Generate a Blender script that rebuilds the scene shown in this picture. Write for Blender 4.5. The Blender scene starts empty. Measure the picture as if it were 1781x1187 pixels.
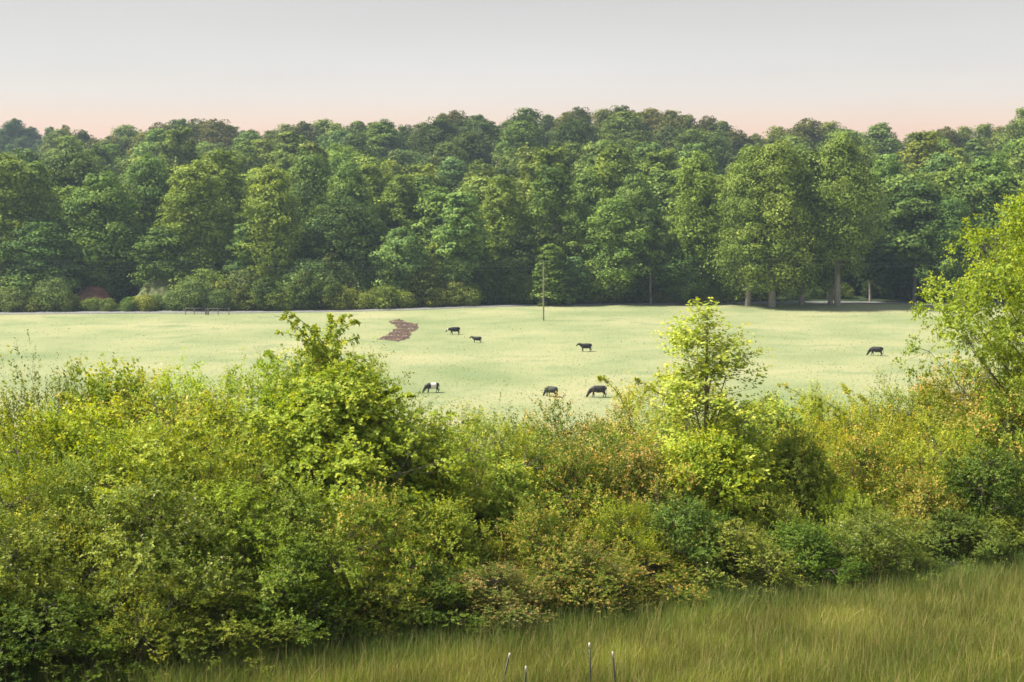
import bpy, math, random
import numpy as np
from mathutils import Vector, Euler
R = math.radians
rng = np.random.default_rng(11)
random.seed(5)
S = bpy.context.scene
COL = S.collection

# ------------------------------------------------------------------ camera
F = 2400.0                     # focal length in photo pixels (photo is 1781 x 1187)
CX, CY, YH = 890.5, 593.5, 310.0   # picture centre, horizon row
CAMZ = 27.0
cam_d = bpy.data.cameras.new("camera")
cam = bpy.data.objects.new("camera", cam_d); COL.objects.link(cam)
cam_d.sensor_width = 36.0
cam_d.lens = 36.0 * F / 1781.0
cam_d.clip_start = 0.5; cam_d.clip_end = 6000
PITCH = math.atan((CY - YH) / F)
cam.location = (0, 0, CAMZ)
cam.rotation_euler = (R(90) - PITCH, 0, 0)
S.camera = cam

# ------------------------------------------------------------------ sky, sun, exposure
SUN_EL, SUN_AZ = 53.0, 276.0     # azimuth clockwise from +Y (view direction): from the left
w = bpy.data.worlds.new("World"); S.world = w; w.use_nodes = True
nt = w.node_tree; nt.nodes.clear()
def N(t, ty, **k):
    n = t.nodes.new(ty)
    for a, b in k.items(): setattr(n, a, b)
    return n
out = N(nt, 'ShaderNodeOutputWorld')
sky = N(nt, 'ShaderNodeTexSky'); sky.sky_type = 'NISHITA'; sky.sun_disc = False
sky.sun_elevation = R(SUN_EL); sky.sun_rotation = R(SUN_AZ); sky.altitude = 200; sky.air_density = 1.3; sky.dust_density = 3.0
hz = N(nt, 'ShaderNodeTexCoord'); sp = N(nt, 'ShaderNodeSeparateXYZ')
nt.links.new(hz.outputs['Generated'], sp.inputs[0])
rp = N(nt, 'ShaderNodeValToRGB'); cr = rp.color_ramp; cr.interpolation = 'LINEAR'
def stop(p, c):
    e = cr.elements.new(p); e.color = (*c, 1)
cr.elements[0].position = 0.0; cr.elements[0].color = (.52, .30, .20, 1)
cr.elements[1].position = 1.0; cr.elements[1].color = (.25, .30, .37, 1)
stop(.030, (.56, .325, .208)); stop(.040, (.525, .380, .285)); stop(.056, (.465, .410, .365)); stop(.080, (.415, .396, .380)); stop(.115, (.362, .350, .340)); stop(.145, (.322, .313, .308)); stop(.35, (.275, .278, .29))
nt.links.new(sp.outputs[2], rp.inputs[0])
bg1 = N(nt, 'ShaderNodeBackground'); bg1.inputs[1].default_value = 0.05
nt.links.new(sky.outputs[0], bg1.inputs[0])
bg2 = N(nt, 'ShaderNodeBackground'); bg2.inputs[1].default_value = 0.86
cmap = N(nt, 'ShaderNodeMapping'); cmap.inputs['Scale'].default_value = (2.2, 2.2, 11); nt.links.new(hz.outputs['Generated'], cmap.inputs[0])
cn = N(nt, 'ShaderNodeTexNoise'); cn.inputs['Scale'].default_value = 1.6; cn.inputs['Detail'].default_value = 4; nt.links.new(cmap.outputs[0], cn.inputs['Vector'])
cmr = N(nt, 'ShaderNodeMapRange'); cmr.inputs[1].default_value = .3; cmr.inputs[2].default_value = .7; cmr.inputs[3].default_value = .965; cmr.inputs[4].default_value = 1.035; nt.links.new(cn.outputs[0], cmr.inputs[0])
cvm = N(nt, 'ShaderNodeVectorMath', operation='SCALE'); nt.links.new(rp.outputs[0], cvm.inputs[0]); nt.links.new(cmr.outputs[0], cvm.inputs['Scale'])
nt.links.new(cvm.outputs[0], bg2.inputs[0])
ad = N(nt, 'ShaderNodeMixShader'); ad.inputs[0].default_value = .93
nt.links.new(bg1.outputs[0], ad.inputs[1]); nt.links.new(bg2.outputs[0], ad.inputs[2])
nt.links.new(ad.outputs[0], out.inputs[0])
sl = bpy.data.lights.new("sun", 'SUN'); sl.energy = 5.0; sl.angle = R(6); sl.color = (1, .92, .76)
so = bpy.data.objects.new("sun", sl); COL.objects.link(so)
az, el = R(SUN_AZ), R(SUN_EL)
sd = Vector((math.sin(az) * math.cos(el), math.cos(az) * math.cos(el), math.sin(el)))
so.rotation_euler = sd.to_track_quat('Z', 'Y').to_euler(); so.location = (0, 0, 200)
S.view_settings.view_transform = 'Standard'; S.view_settings.look = 'None'
S.view_settings.exposure = 1.2; S.view_settings.gamma = 1.0; S.view_settings.use_curve_mapping = False
S.render.engine = 'CYCLES'
S.cycles.max_bounces = 8; S.cycles.transmission_bounces = 4; S.cycles.transparent_max_bounces = 4; S.cycles.volume_bounces = 0
S.cycles.diffuse_bounces = 3
S.cycles.filter_width = 1.6

# ------------------------------------------------------------------ terrain
def sst(a, b, x):
    t = np.clip((x - a) / (b - a), 0, 1); return t * t * (3 - 2 * t)
def front(X): return 30.6 + .52 * np.clip(X, -45, 40)
def edge(X):                       # far edge of the pasture
    return np.interp(X, [-400, -60, -20, 20, 60, 120, 400], [276, 276, 281, 292, 296, 301, 320])
SKY = [(-60, 225), (0, 225), (30, 212), (60, 225), (85, 246), (100, 228), (130, 224), (150, 240), (200, 243), (215, 218), (250, 238),
       (270, 226), (300, 215), (340, 212), (380, 215), (420, 226), (460, 230), (500, 225), (560, 218), (620, 211),
       (680, 215), (740, 222), (760, 206), (820, 203), (850, 211), (870, 221), (890, 212), (925, 218), (960, 196),
       (1040, 193), (1100, 196), (1170, 198), (1260, 210), (1290, 240), (1310, 235), (1340, 228), (1370, 234),
       (1390, 218), (1450, 216), (1480, 235), (1510, 232), (1540, 246), (1580, 236), (1640, 226), (1700, 219), (1781, 230), (1850, 235)]
skx = np.array([a for a, b in SKY], float); sky_y = np.array([b for a, b in SKY], float)
def ridge_z(X):
    px = CX + X / 560 * F
    ys = np.interp(px, [-300, 100, 220, 500, 700, 960, 1180, 1300, 1500, 1700, 2000], [238, 240, 238, 226, 218, 198, 200, 234, 236, 226, 230])
    return CAMZ + (310 - ys) / F * 560 - 22
def wob(X, Y):
    return (np.sin(X * .031 + 1.3) * np.sin(Y * .027 + .4) + .5 * np.sin(X * .083 + Y * .05))
def ground(X, Y):
    X = np.asarray(X, float); Y = np.asarray(Y, float)
    f = front(X); zf = 17 - .09 * (f - 26)
    near = 17 - .09 * (Y - 26) + .05 * np.sin(X * .9) * np.sin(Y * .7)
    t = np.clip((Y - f) / (150 - f), 0, 1)
    mid = zf * (1 - t) ** 1.5 + .22 * wob(X, Y) * sst(.5, 1, t)
    z = np.where(Y < f, near, mid)
    rise = np.clip((Y - 308) / (560 - 308), 0, 1)
    hill = ridge_z(X * 560 / np.maximum(Y, 300)) * (rise * .75 + .25 * sst(0, 1, rise)) + 1.2 * wob(X, Y) * sst(330, 400, Y)
    far = sst(640, 760, Y) * sst(-100, -240, X * 700 / np.maximum(Y, 300))
    hill = hill + far * (41 - hill)
    return np.where(Y > 308, hill, z)
def gz(x, y): return float(ground(x, y))
def pix(px, Y, py=None):           # photo pixel column/row at depth Y -> world
    # exact pitched camera: depth Y along world +Y
    x = (px - CX) / F; 
    if py is None: return x * Y
    return x * Y, CAMZ - (py - YH) / F * Y

def lin(*segs):
    o = []
    for a, b, s in segs: o += list(np.arange(a, b, s))
    return np.array(o)
def grid_mesh(name, xs, ys, zf, mat):
    X, Y = np.meshgrid(xs, ys); Z = zf(X, Y)
    V = np.stack([X, Y, Z], -1).reshape(-1, 3); nx, ny = len(xs), len(ys)
    i = np.arange(nx - 1)[None] + nx * np.arange(ny - 1)[:, None]; i = i.ravel()
    Fc = np.stack([i, i + 1, i + 1 + nx, i + nx], -1)
    return raw_mesh(name, V, Fc, mat, smooth=True)
def raw_mesh(name, V, Fc, mats, col=None, smooth=False, midx=None):
    me = bpy.data.meshes.new(name); k = Fc.shape[1]; n = len(Fc)
    me.vertices.add(len(V)); me.vertices.foreach_set('co', np.ascontiguousarray(V, np.float32).ravel())
    me.loops.add(n * k); me.loops.foreach_set('vertex_index', np.ascontiguousarray(Fc, np.int32).ravel())
    me.polygons.add(n); me.polygons.foreach_set('loop_start', np.arange(0, n * k, k, dtype=np.int32))
    if smooth: me.polygons.foreach_set('use_smooth', np.ones(n, bool))
    if not isinstance(mats, (list, tuple)): mats = [mats]
    for m in mats: me.materials.append(m)
    if midx is not None: me.polygons.foreach_set('material_index', np.asarray(midx, np.int32))
    me.update(calc_edges=True)
    if col is not None:
        a = me.attributes.new('leafcol', 'FLOAT_COLOR', 'FACE')
        c = np.ones((n, 4), np.float32); c[:, :3] = np.clip(col, 0, 1)
        a.data.foreach_set('color', c.ravel())
    return me
def put(name, me, parent=None, label=None, cat=None, group=None, kind=None, loc=None):
    o = bpy.data.objects.new(name, me); COL.objects.link(o)
    if parent: o.parent = parent
    if loc is not None: o.location = loc
    if label: o['label'] = label
    if cat: o['category'] = cat
    if group: o['group'] = group
    if kind: o['kind'] = kind
    return o

# ------------------------------------------------------------------ materials
def mat(name):
    m = bpy.data.materials.new(name); m.use_nodes = True; t = m.node_tree; t.nodes.clear()
    o = N(t, 'ShaderNodeOutputMaterial'); return m, t, o
def leaf_mat(name, transl=.35, gloss=.04, rough=.5):
    m, t, o = mat(name)
    a = N(t, 'ShaderNodeAttribute', attribute_name='leafcol'); oi = N(t, 'ShaderNodeObjectInfo')
    mx = N(t, 'ShaderNodeMix', data_type='RGBA', blend_type='MULTIPLY'); mx.inputs[0].default_value = 1
    t.links.new(a.outputs['Color'], mx.inputs[6]); t.links.new(oi.outputs['Color'], mx.inputs[7])
    d = N(t, 'ShaderNodeBsdfPrincipled'); d.inputs['Roughness'].default_value = rough; d.inputs['Specular IOR Level'].default_value = gloss * 5
    tr = N(t, 'ShaderNodeBsdfTranslucent'); ms = N(t, 'ShaderNodeMixShader'); ms.inputs[0].default_value = transl
    hs = N(t, 'ShaderNodeHueSaturation'); hs.inputs['Hue'].default_value = .487; hs.inputs['Saturation'].default_value = 1.12; hs.inputs['Value'].default_value = 1.35
    t.links.new(mx.outputs[2], d.inputs['Base Color']); t.links.new(mx.outputs[2], hs.inputs['Color']); t.links.new(hs.outputs[0], tr.inputs[0])
    t.links.new(d.outputs[0], ms.inputs[1]); t.links.new(tr.outputs[0], ms.inputs[2]); t.links.new(ms.outputs[0], o.inputs[0])
    return m
M_LEAF = leaf_mat('leaf_near', .36, .022, .5)
M_FAR = leaf_mat('leaf_far', .24, .015, .6)
M_GRASS = leaf_mat('grass_blade', .30, .03, .6)
M_PAST = leaf_mat('pasture_blade', .5, .0, .9)
def simple(name, c1, c2, scale=6, rough=.85, bump=0.0, stretch=None, detail=6):
    m, t, o = mat(name); p = N(t, 'ShaderNodeBsdfPrincipled'); p.inputs['Roughness'].default_value = rough
    tc = N(t, 'ShaderNodeTexCoord'); mp = N(t, 'ShaderNodeMapping')
    if stretch: mp.inputs['Scale'].default_value = stretch
    n = N(t, 'ShaderNodeTexNoise'); n.inputs['Scale'].default_value = scale; n.inputs['Detail'].default_value = detail
    r = N(t, 'ShaderNodeValToRGB'); r.color_ramp.elements[0].position = .35; r.color_ramp.elements[1].position = .68
    r.color_ramp.elements[0].color = (*c1, 1); r.color_ramp.elements[1].color = (*c2, 1)
    t.links.new(tc.outputs['Object'], mp.inputs[0]); t.links.new(mp.outputs[0], n.inputs['Vector']); t.links.new(n.outputs[0], r.inputs[0])
    t.links.new(r.outputs[0], p.inputs['Base Color'])
    if bump:
        b = N(t, 'ShaderNodeBump'); b.inputs['Strength'].default_value = bump; t.links.new(n.outputs[0], b.inputs['Height']); t.links.new(b.outputs[0], p.inputs['Normal'])
    t.links.new(p.outputs[0], o.inputs[0]); return m
M_BARK = simple('bark_pale', (.16, .14, .12), (.34, .31, .28), 3, stretch=(3, 3, .5), bump=.4)
M_BARKD = simple('bark_dark', (.05, .042, .035), (.14, .12, .10), 5, stretch=(3, 3, .6), bump=.4)
M_POLE = simple('pole_wood', (.16, .13, .10), (.30, .26, .21), 4, stretch=(4, 4, .3))
M_ASPH = simple('road_surface', (.12, .12, .125), (.20, .20, .205), 1.2, rough=.8)
M_CLAY = simple('red_clay', (.022, .012, .010), (.105, .052, .038), .9, rough=.95, bump=.6, stretch=(.7, 1.6, 1))
M_CLAY2 = simple('red_clay_bank', (.09, .035, .025), (.20, .085, .06), 1.0, rough=.95, bump=.6)
M_COW = simple('cow_black_hide', (.003, .0033, .005), (.009, .010, .014), 3, rough=.7)
M_COWB = simple('cow_brown_hide', (.010, .008, .009), (.028, .022, .024), 3, rough=.55)
M_WHITE = simple('white_hide', (.55, .50, .48), (.72, .68, .66), 4, rough=.8)
M_POSTG = simple('steel_post_green', (.008, .012, .010), (.020, .026, .022), 20, rough=.5)
M_TIP = simple('white_paint', (.36, .33, .28), (.62, .59, .54), 40, rough=.6)
M_WIRE = simple('cable', (.10, .11, .11), (.15, .16, .16), 5, rough=.5)
M_GREY = simple('weathered_wood', (.14, .13, .12), (.28, .26, .24), 9, stretch=(4, 4, .6))
M_RUST = simple('dry_stalk', (.20, .08, .04), (.36, .17, .09), 12)
M_ROOF = simple('pale_roof', (.10, .10, .115), (.16, .15, .17), 2, rough=.7)
M_WALLS = simple('house_wall', (.20, .19, .20), (.30, .29, .29), 2, rough=.8)

def ground_mat():
    m, t, o = mat('ground_grass'); L = t.links.new
    p = N(t, 'ShaderNodeBsdfPrincipled'); p.inputs['Roughness'].default_value = .95; p.inputs['Specular IOR Level'].default_value = .1
    g = N(t, 'ShaderNodeNewGeometry'); s = N(t, 'ShaderNodeSeparateXYZ'); L(g.outputs['Position'], s.inputs[0])
    def noise(sc, st=(1, 1, 1), det=5):
        mp = N(t, 'ShaderNodeMapping'); mp.inputs['Scale'].default_value = st; L(g.outputs['Position'], mp.inputs[0])
        n = N(t, 'ShaderNodeTexNoise'); n.inputs['Scale'].default_value = sc; n.inputs['Detail'].default_value = det; L(mp.outputs[0], n.inputs['Vector']); return n.outputs[0]
    def ramp(f, *st):
        r = N(t, 'ShaderNodeValToRGB'); e = r.color_ramp.elements
        e[0].position, e[0].color = st[0][0], (*st[0][1], 1); e[1].position, e[1].color = st[-1][0], (*st[-1][1], 1)
        for q in st[1:-1]:
            x = e.new(q[0]); x.color = (*q[1], 1)
        L(f, r.inputs[0]); return r.outputs[0]
    def mix(f, a, b):
        x = N(t, 'ShaderNodeMix', data_type='RGBA'); L(f, x.inputs[0]); L(a, x.inputs[6]); L(b, x.inputs[7]); return x.outputs[2]
    past = ramp(noise(.045, (1, 1, 1), 7), (.30, (.155, .195, .092)), (.5, (.225, .247, .128)), (.70, (.290, .282, .160)))
    spots = ramp(noise(.30, (.45, .55, 1), 7), (.52, (0, 0, 0)), (.74, (1, 1, 1)))
    dk = N(t, 'ShaderNodeRGB'); dk.outputs[0].default_value = (.155, .20, .10, 1)
    past = mix(spots, past, dk.outputs[0])
    near = ramp(noise(.5, (1, 1, 1), 6), (.3, (.06, .075, .022)), (.7, (.12, .125, .045)))
    mr = N(t, 'ShaderNodeMapRange'); mr.inputs[1].default_value = 60; mr.inputs[2].default_value = 90; L(s.outputs[1], mr.inputs[0])
    c = mix(mr.outputs[0], near, past)
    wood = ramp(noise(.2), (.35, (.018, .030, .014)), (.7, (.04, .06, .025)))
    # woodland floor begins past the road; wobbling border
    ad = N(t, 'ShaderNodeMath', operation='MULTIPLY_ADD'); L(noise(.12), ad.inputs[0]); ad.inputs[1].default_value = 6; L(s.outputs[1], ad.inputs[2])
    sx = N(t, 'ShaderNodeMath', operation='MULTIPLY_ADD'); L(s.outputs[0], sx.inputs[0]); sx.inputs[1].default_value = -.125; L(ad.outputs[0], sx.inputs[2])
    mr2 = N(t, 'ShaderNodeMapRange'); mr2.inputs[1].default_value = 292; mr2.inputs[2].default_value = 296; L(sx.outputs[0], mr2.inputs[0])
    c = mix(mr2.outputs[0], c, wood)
    farm = N(t, 'ShaderNodeRGB'); farm.outputs[0].default_value = (.14, .20, .10, 1)
    mr3 = N(t, 'ShaderNodeMapRange'); mr3.inputs[1].default_value = 640; mr3.inputs[2].default_value = 660; L(s.outputs[1], mr3.inputs[0])
    c = mix(mr3.outputs[0], c, farm.outputs[0])
    L(c, p.inputs['Base Color'])
    b = N(t, 'ShaderNodeBump'); b.inputs['Strength'].default_value = .7; b.inputs['Distance'].default_value = .25; L(noise(1.6, (1, 1, 1), 8), b.inputs['Height']); L(b.outputs[0], p.inputs['Normal'])
    L(p.outputs[0], o.inputs[0]); return m
M_GROUND = ground_mat()
xs = lin((-1400, -300, 50), (-300, -60, 6), (-60, 60, 1.5), (60, 300, 6), (300, 1401, 50))
ys = lin((-60, 20, 8), (20, 60, .75), (60, 310, 3), (310, 800, 8), (800, 2401, 80))
put('ground', grid_mesh('ground', xs, ys, ground, M_GROUND), kind='structure')
# road behind the pasture
rx = lin((-300, 301, 4)); V = []; 
for x in rx:
    y = float(edge(x)); V += [(x, y + .6, gz(x, y + .6) + .06), (x, y + 5.0, gz(x, y + 5.0) + .06)]
V = np.array(V); i = np.arange(len(rx) - 1) * 2
put('road', raw_mesh('road', V, np.stack([i, i + 2, i + 3, i + 1], -1), M_ASPH), kind='structure')

# ------------------------------------------------------------------ vegetation toolkit
def unit(v): return v / np.maximum(np.linalg.norm(v, axis=-1, keepdims=True), 1e-9)
def cards(P, D, Nn, L, W, bend=.5):
    """rhombic leaves: base P, along D, face normal Nn"""
    D = unit(D); S_ = unit(np.cross(D, Nn)); 
    m = P + D * (L * bend)[:, None]
    V = np.stack([P, m + S_ * (W / 2)[:, None], P + D * L[:, None], m - S_ * (W / 2)[:, None]], 1)
    return V.reshape(-1, 3)
def limbs(P0, P2, r0, r1, sag, sides=5, K=5, r_=rng):
    """tapered curved tubes P0->P2, sag = offset of the middle"""
    n = len(P0); P1 = (P0 + P2) / 2 + sag
    tt = np.linspace(0, 1, K)[None, :, None]
    C = (1 - tt) ** 2 * P0[:, None] + 2 * tt * (1 - tt) * P1[:, None] + tt ** 2 * P2[:, None]
    T = unit(2 * (1 - tt) * (P1 - P0)[:, None] + 2 * tt * (P2 - P1)[:, None])
    up = np.where(np.abs(T[..., 2:3]) > .9, np.array([1., 0, 0]), np.array([0, 0, 1.]))
    A = unit(np.cross(T, up)); B = np.cross(T, A)
    rr = r0[:, None] * (1 - tt[..., 0]) + r1[:, None] * tt[..., 0]
    an = np.arange(sides) * 2 * math.pi / sides
    V = C[:, :, None] + rr[..., None, None] * (np.cos(an)[None, None, :, None] * A[:, :, None] + np.sin(an)[None, None, :, None] * B[:, :, None])
    idx = np.arange(n)[:, None, None] * K * sides + np.arange(K - 1)[None, :, None] * sides
    a = idx + np.arange(sides)[None, None]; b = idx + (np.arange(sides)[None, None] + 1) % sides
    Fc = np.stack([a, b, b + sides, a + sides], -1).reshape(-1, 4)
    return V.reshape(-1, 3), Fc
def merge(parts):
    Vs, Fs, o = [], [], 0
    for v, f in parts:
        Vs.append(v); Fs.append(f + o); o += len(v)
    return np.concatenate(Vs), np.concatenate(Fs)
def sphere_dirs(n, r_):
    return unit(r_.normal(size=(n, 3)))
def envelope(shape, zz):
    """relative radius at relative height zz in 0..1 of the crown"""
    if shape == 'egg': return np.sin(np.pi * np.clip(zz, 0, 1) ** .8) ** .6
    if shape == 'column': return np.clip(np.minimum(1, zz * 5 + .55) * (1 - zz ** 3.2) ** .6, .08, 1)
    if shape == 'cone': return np.clip((1 - zz) ** .8 * np.minimum(1, zz * 6 + .4), .05, 1)
    if shape == 'dome': return np.clip((1 - zz ** 4) ** .6 * np.minimum(1, zz * 4 + .6), .06, 1)
    if shape == 'flat': return np.clip((1 - zz ** 9) ** .8 * np.minimum(1, zz * 3 + .8), .1, 1)
    if shape == 'vase': return np.clip((.45 + .75 * zz ** .7) * (1 - zz ** 5) ** .5, .08, 1)

def make_tree(name, H, Wd, z0, shape, nl, nt_, n_leaf, leaf, cols, seed, bark=M_BARKD, r_trunk=.45, lean=0.0, tuft_r=.36, m=M_FAR, open_=0.0, flat=.55):
    """trunk+limbs mesh and crown mesh; crown = lobes > tufts > leaves. cols = (dark, mid, light)"""
    r = np.random.default_rng(seed); CH = H - z0
    zz = (np.arange(nl) + r.random(nl)) / nl; zz = zz ** .9; an = np.arange(nl) * 2.399963 + r.normal(0, .4, nl)
    er = envelope(shape, zz) * Wd / 2
    lr = (.19 + .15 * r.random(nl)) * Wd * (.55 + .45 * envelope(shape, zz))
    rad = np.maximum(er - lr * .9, 0) * (.75 + .35 * r.random(nl))
    rad[r.random(nl) < .18] *= .35
    lx = lean * zz * CH
    C = np.stack([rad * np.cos(an) + lx, rad * np.sin(an), z0 + zz * (CH - lr * .8) + lr * .1], -1)
    nT = nt_; dirs = sphere_dirs(nl * nT, r); dirs[:, 2] = dirs[:, 2] * .85 + .18; dirs = unit(dirs)
    lc = np.repeat(C, nT, 0); lrr = np.repeat(lr, nT)
    keep = r.random(len(lc)) > open_
    TC = lc + dirs * (lrr * (.62 + .5 * r.random(len(lc))))[:, None]; TC[:, 2] -= .0
    TR = lrr * tuft_r * (.7 + .65 * r.random(len(lc)))
    TC, TR, lc2, LD = TC[keep], TR[keep], lc[keep], dirs[keep]
    nT_all = len(TC); k = np.repeat(np.arange(nT_all), max(1, n_leaf // nT_all))
    d = sphere_dirs(len(k), r); low = (d[:, 2] < -.25) & (r.random(len(k)) < .55); d[low, 2] *= -1
    jit = r.random(len(k)) ** .5
    P = TC[k] + d * (TR[k] * (.45 + .65 * jit))[:, None] * np.array([1.12, 1.12, flat + .35])
    nn = unit(d * .75 + LD[k] * .75 + r.normal(0, .42, (len(k), 3)) + np.array([0, 0, .15]))
    dd = unit(np.cross(nn, sphere_dirs(len(k), r)) + np.array([0, 0, -.35]))
    L = leaf * (.6 + .8 * r.random(len(k))); V = cards(P, dd, nn, L, L * .72)
    Fc = np.arange(len(k) * 4).reshape(-1, 4)
    # leaf colour: tuft-wide and leaf-wide variation (species, age)
    tv = r.random(nT_all)[k] * .5 + r.random(len(k)) * .5 + (np.repeat(r.random(nl), nT)[keep])[k] * .25 - .12
    c = np.stack([np.interp(tv, [0, .5, 1], [cols[q][ch] for q in range(3)]) for ch in range(3)], -1)
    c *= (.85 + .3 * r.random(len(k)))[:, None]
    crown = raw_mesh(name + '_crown', V, Fc, m, col=c)
    base = np.zeros((nl, 3)); tz = np.minimum(C[:, 2] - lr * .6, z0 + .80 * CH) * (.80 + .1 * r.random(nl)); tz = np.maximum(tz, z0 * .8)
    base[:, 2] = tz; base[:, 0] = lean * np.clip((tz - z0) / CH, 0, 1) * CH
    rt = lambda z: r_trunk * (1 - .85 * np.clip(z / H, 0, 1))
    parts = [limbs(np.array([[0, 0, -1.2]]), np.array([[lean * CH * .8, 0, z0 + CH * .85]]), np.array([r_trunk * 1.15]), np.array([r_trunk * .12]), np.array([[r.normal(0, .6), r.normal(0, .6), 0]]), 9, 10)]
    parts.append(limbs(base, C, rt(tz) * .42, rt(tz) * .14, np.stack([C[:, 0] * .1, C[:, 1] * .1, -lr * .25], -1), 5, 5))
    q = r.random(nT_all) < min(1, 900 / nT_all)
    parts.append(limbs(lc2[q], TC[q], np.full(q.sum(), r_trunk * .055), np.full(q.sum(), r_trunk * .02), np.zeros((q.sum(), 3)), 3, 3))
    V, Fc = merge(parts)
    return {'trunk': raw_mesh(name + '_trunk', V, Fc, bark, smooth=True), 'crown': crown, 'H': H, 'W': Wd}

def make_shrub(name, H, Wd, shape, nl, nt_, twigs, tw_len, per, leaf, asp, cols, tip, seed, z0=.06, upright=.4, droop=0., flowers=None, tipf=.35,
               tuft_r=.42, bark=M_BARKD, open_=0., stems=7, single=False, lean=0, arms=0, spread=1.0, lobe=1.0, rag=.35):
    """bush: stems > lobes > tufts > leafy twigs. tip = colour of new growth at twig ends, flowers = (fraction, colour)"""
    r = np.random.default_rng(seed); z0 = z0 * H; CH = H - z0
    zz = ((np.arange(nl) + r.random(nl)) / nl) ** (.6 if name == 'mound' else .85); an = np.arange(nl) * 2.399963 + r.normal(0, .5, nl)
    er = envelope(shape, zz) * Wd / 2; lr = (.15 + .13 * r.random(nl)) * min(Wd, CH) * lobe
    rad = np.maximum(er - lr * .8, 0) * (1 - rag * .6 + rag * 1.2 * r.random(nl)); rad[r.random(nl) < .12] *= .4
    C = np.stack([rad * np.cos(an) + lean * zz * CH, rad * np.sin(an), z0 + lr * .3 + zz * (CH - lr * 1.1)], -1)
    dirs = sphere_dirs(nl * nt_, r); dirs[:, 2] = dirs[:, 2] * .9 + .2; dirs = unit(dirs)
    lc = np.repeat(C, nt_, 0); lrr = np.repeat(lr, nt_); keep = r.random(len(lc)) > open_
    TC = lc + dirs * (lrr * (.45 + .6 * r.random(len(lc))))[:, None]
    ph = r.random(3) * 6.28; keep &= np.sin(TC[:, 0] * 2.9 + ph[0]) * np.sin(TC[:, 1] * 2.7 + ph[1]) * np.sin(TC[:, 2] * 3.4 + ph[2]) > -.22
    pass; TR = lrr * tuft_r * (.7 + .7 * r.random(len(lc)))
    TC, TR, lc2, TD = TC[keep], TR[keep], lc[keep], dirs[keep]
    lrnd = np.repeat(r.random(nl), nt_)[keep]
    nT = len(TC); k = np.repeat(np.arange(nT), twigs)
    d = sphere_dirs(len(k), r)
    P = TC[k] + d * (TR[k] * r.random(len(k)) ** .4 * .7)[:, None]
    TWD = unit(d * .7 * spread + TD[k] * 1.0 + np.array([0, 0, upright]) + r.normal(0, .25, (len(k), 3)))
    TL = tw_len * (.5 + .9 * r.random(len(k)))
    armV = []
    if arms:      # long wild shoots arching out of the top
        aa = r.random(arms) * 2 * math.pi; top = C[np.argsort(-C[:, 2])[:max(4, nl // 4)]]
        b0 = top[r.integers(0, len(top), arms)]; ln = (.9 + .9 * r.random(arms))
        tipP = b0 + np.stack([np.cos(aa) * ln * .9, np.sin(aa) * ln * .9, .5 + .7 * r.random(arms)], -1)
        sg = np.zeros((arms, 3)); sg[:, 2] = .45
        armV.append(limbs(b0, tipP, np.full(arms, .014), np.full(arms, .004), sg, 4, 7))
        tt = r.random((arms, 46)); tt.sort(1)
        P1 = (b0 + tipP) / 2 + sg
        q = ((1 - tt) ** 2)[..., None] * b0[:, None] + (2 * tt * (1 - tt))[..., None] * P1[:, None] + (tt ** 2)[..., None] * tipP[:, None]
        q = q.reshape(-1, 3); P = np.concatenate([P, q])
        TWD = np.concatenate([TWD, unit(r.normal(size=q.shape) * .7 + np.repeat(unit(tipP - b0), 46, 0) * .6 + np.array([0, 0, -.1]))]); TL = np.concatenate([TL, tw_len * .45 * (1.25 - .8 * tt.ravel())])
        k = np.concatenate([k, r.integers(0, nT, len(q))])
    m_ = len(P); s = np.tile((np.arange(per) + .5) / per, m_); kk = np.repeat(np.arange(m_), per)
    s = np.clip(s + r.normal(0, .06, len(s)), .02, 1.05)
    pos = P[kk] + TWD[kk] * (TL[kk] * s)[:, None]; pos[:, 2] -= droop * TL[kk] * s ** 2
    side = unit(np.cross(TWD[kk], sphere_dirs(len(kk), r)))
    ld = unit(TWD[kk] * .55 + side * .85 + np.array([0, 0, -.12 - droop * .4]))
    nn = unit(r.normal(0, .40, (len(kk), 3)) + np.array([0, 0, .55]) + TD[k][kk] * .8)
    L = leaf * (.65 + .7 * r.random(len(kk)))
    V = cards(pos, ld, nn, L, L * asp)
    tv = np.clip(.62 * r.random(nT)[k][kk] + .28 * r.random(len(kk)) + .25 * lrnd[k][kk] - .05, 0, 1)
    c = np.stack([np.interp(tv, [0, .5, 1], [cols[q][ch] for q in range(3)]) for ch in range(3)], -1)
    tw_has = ((r.random(m_) < .6)[kk] & (r.random(nT) < tipf * 1.3)[k][kk] | (r.random(m_) < tipf * .12)[kk]) & (s > .5)
    ta = (np.clip((s - .4) / .5, 0, 1) * tw_has * (.6 + .4 * r.random(len(s))))[:, None]
    c = c * (1 - ta) + np.array(tip) * ta
    if flowers:
        fr, fc = flowers; tfl = (r.random(nT) < min(1, fr * 6))[k][kk]
        f = tfl & (r.random(len(kk)) < fr * 2.2) & (s > .3); c[f] = np.array(fc) * (.75 + .35 * r.random(f.sum()))[:, None]
    c *= (.85 + .3 * r.random(len(c)))[:, None]
    crown = raw_mesh(name + '_foliage', V, np.arange(len(kk) * 4).reshape(-1, 4), M_LEAF, col=c)
    parts = list(armV)
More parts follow.
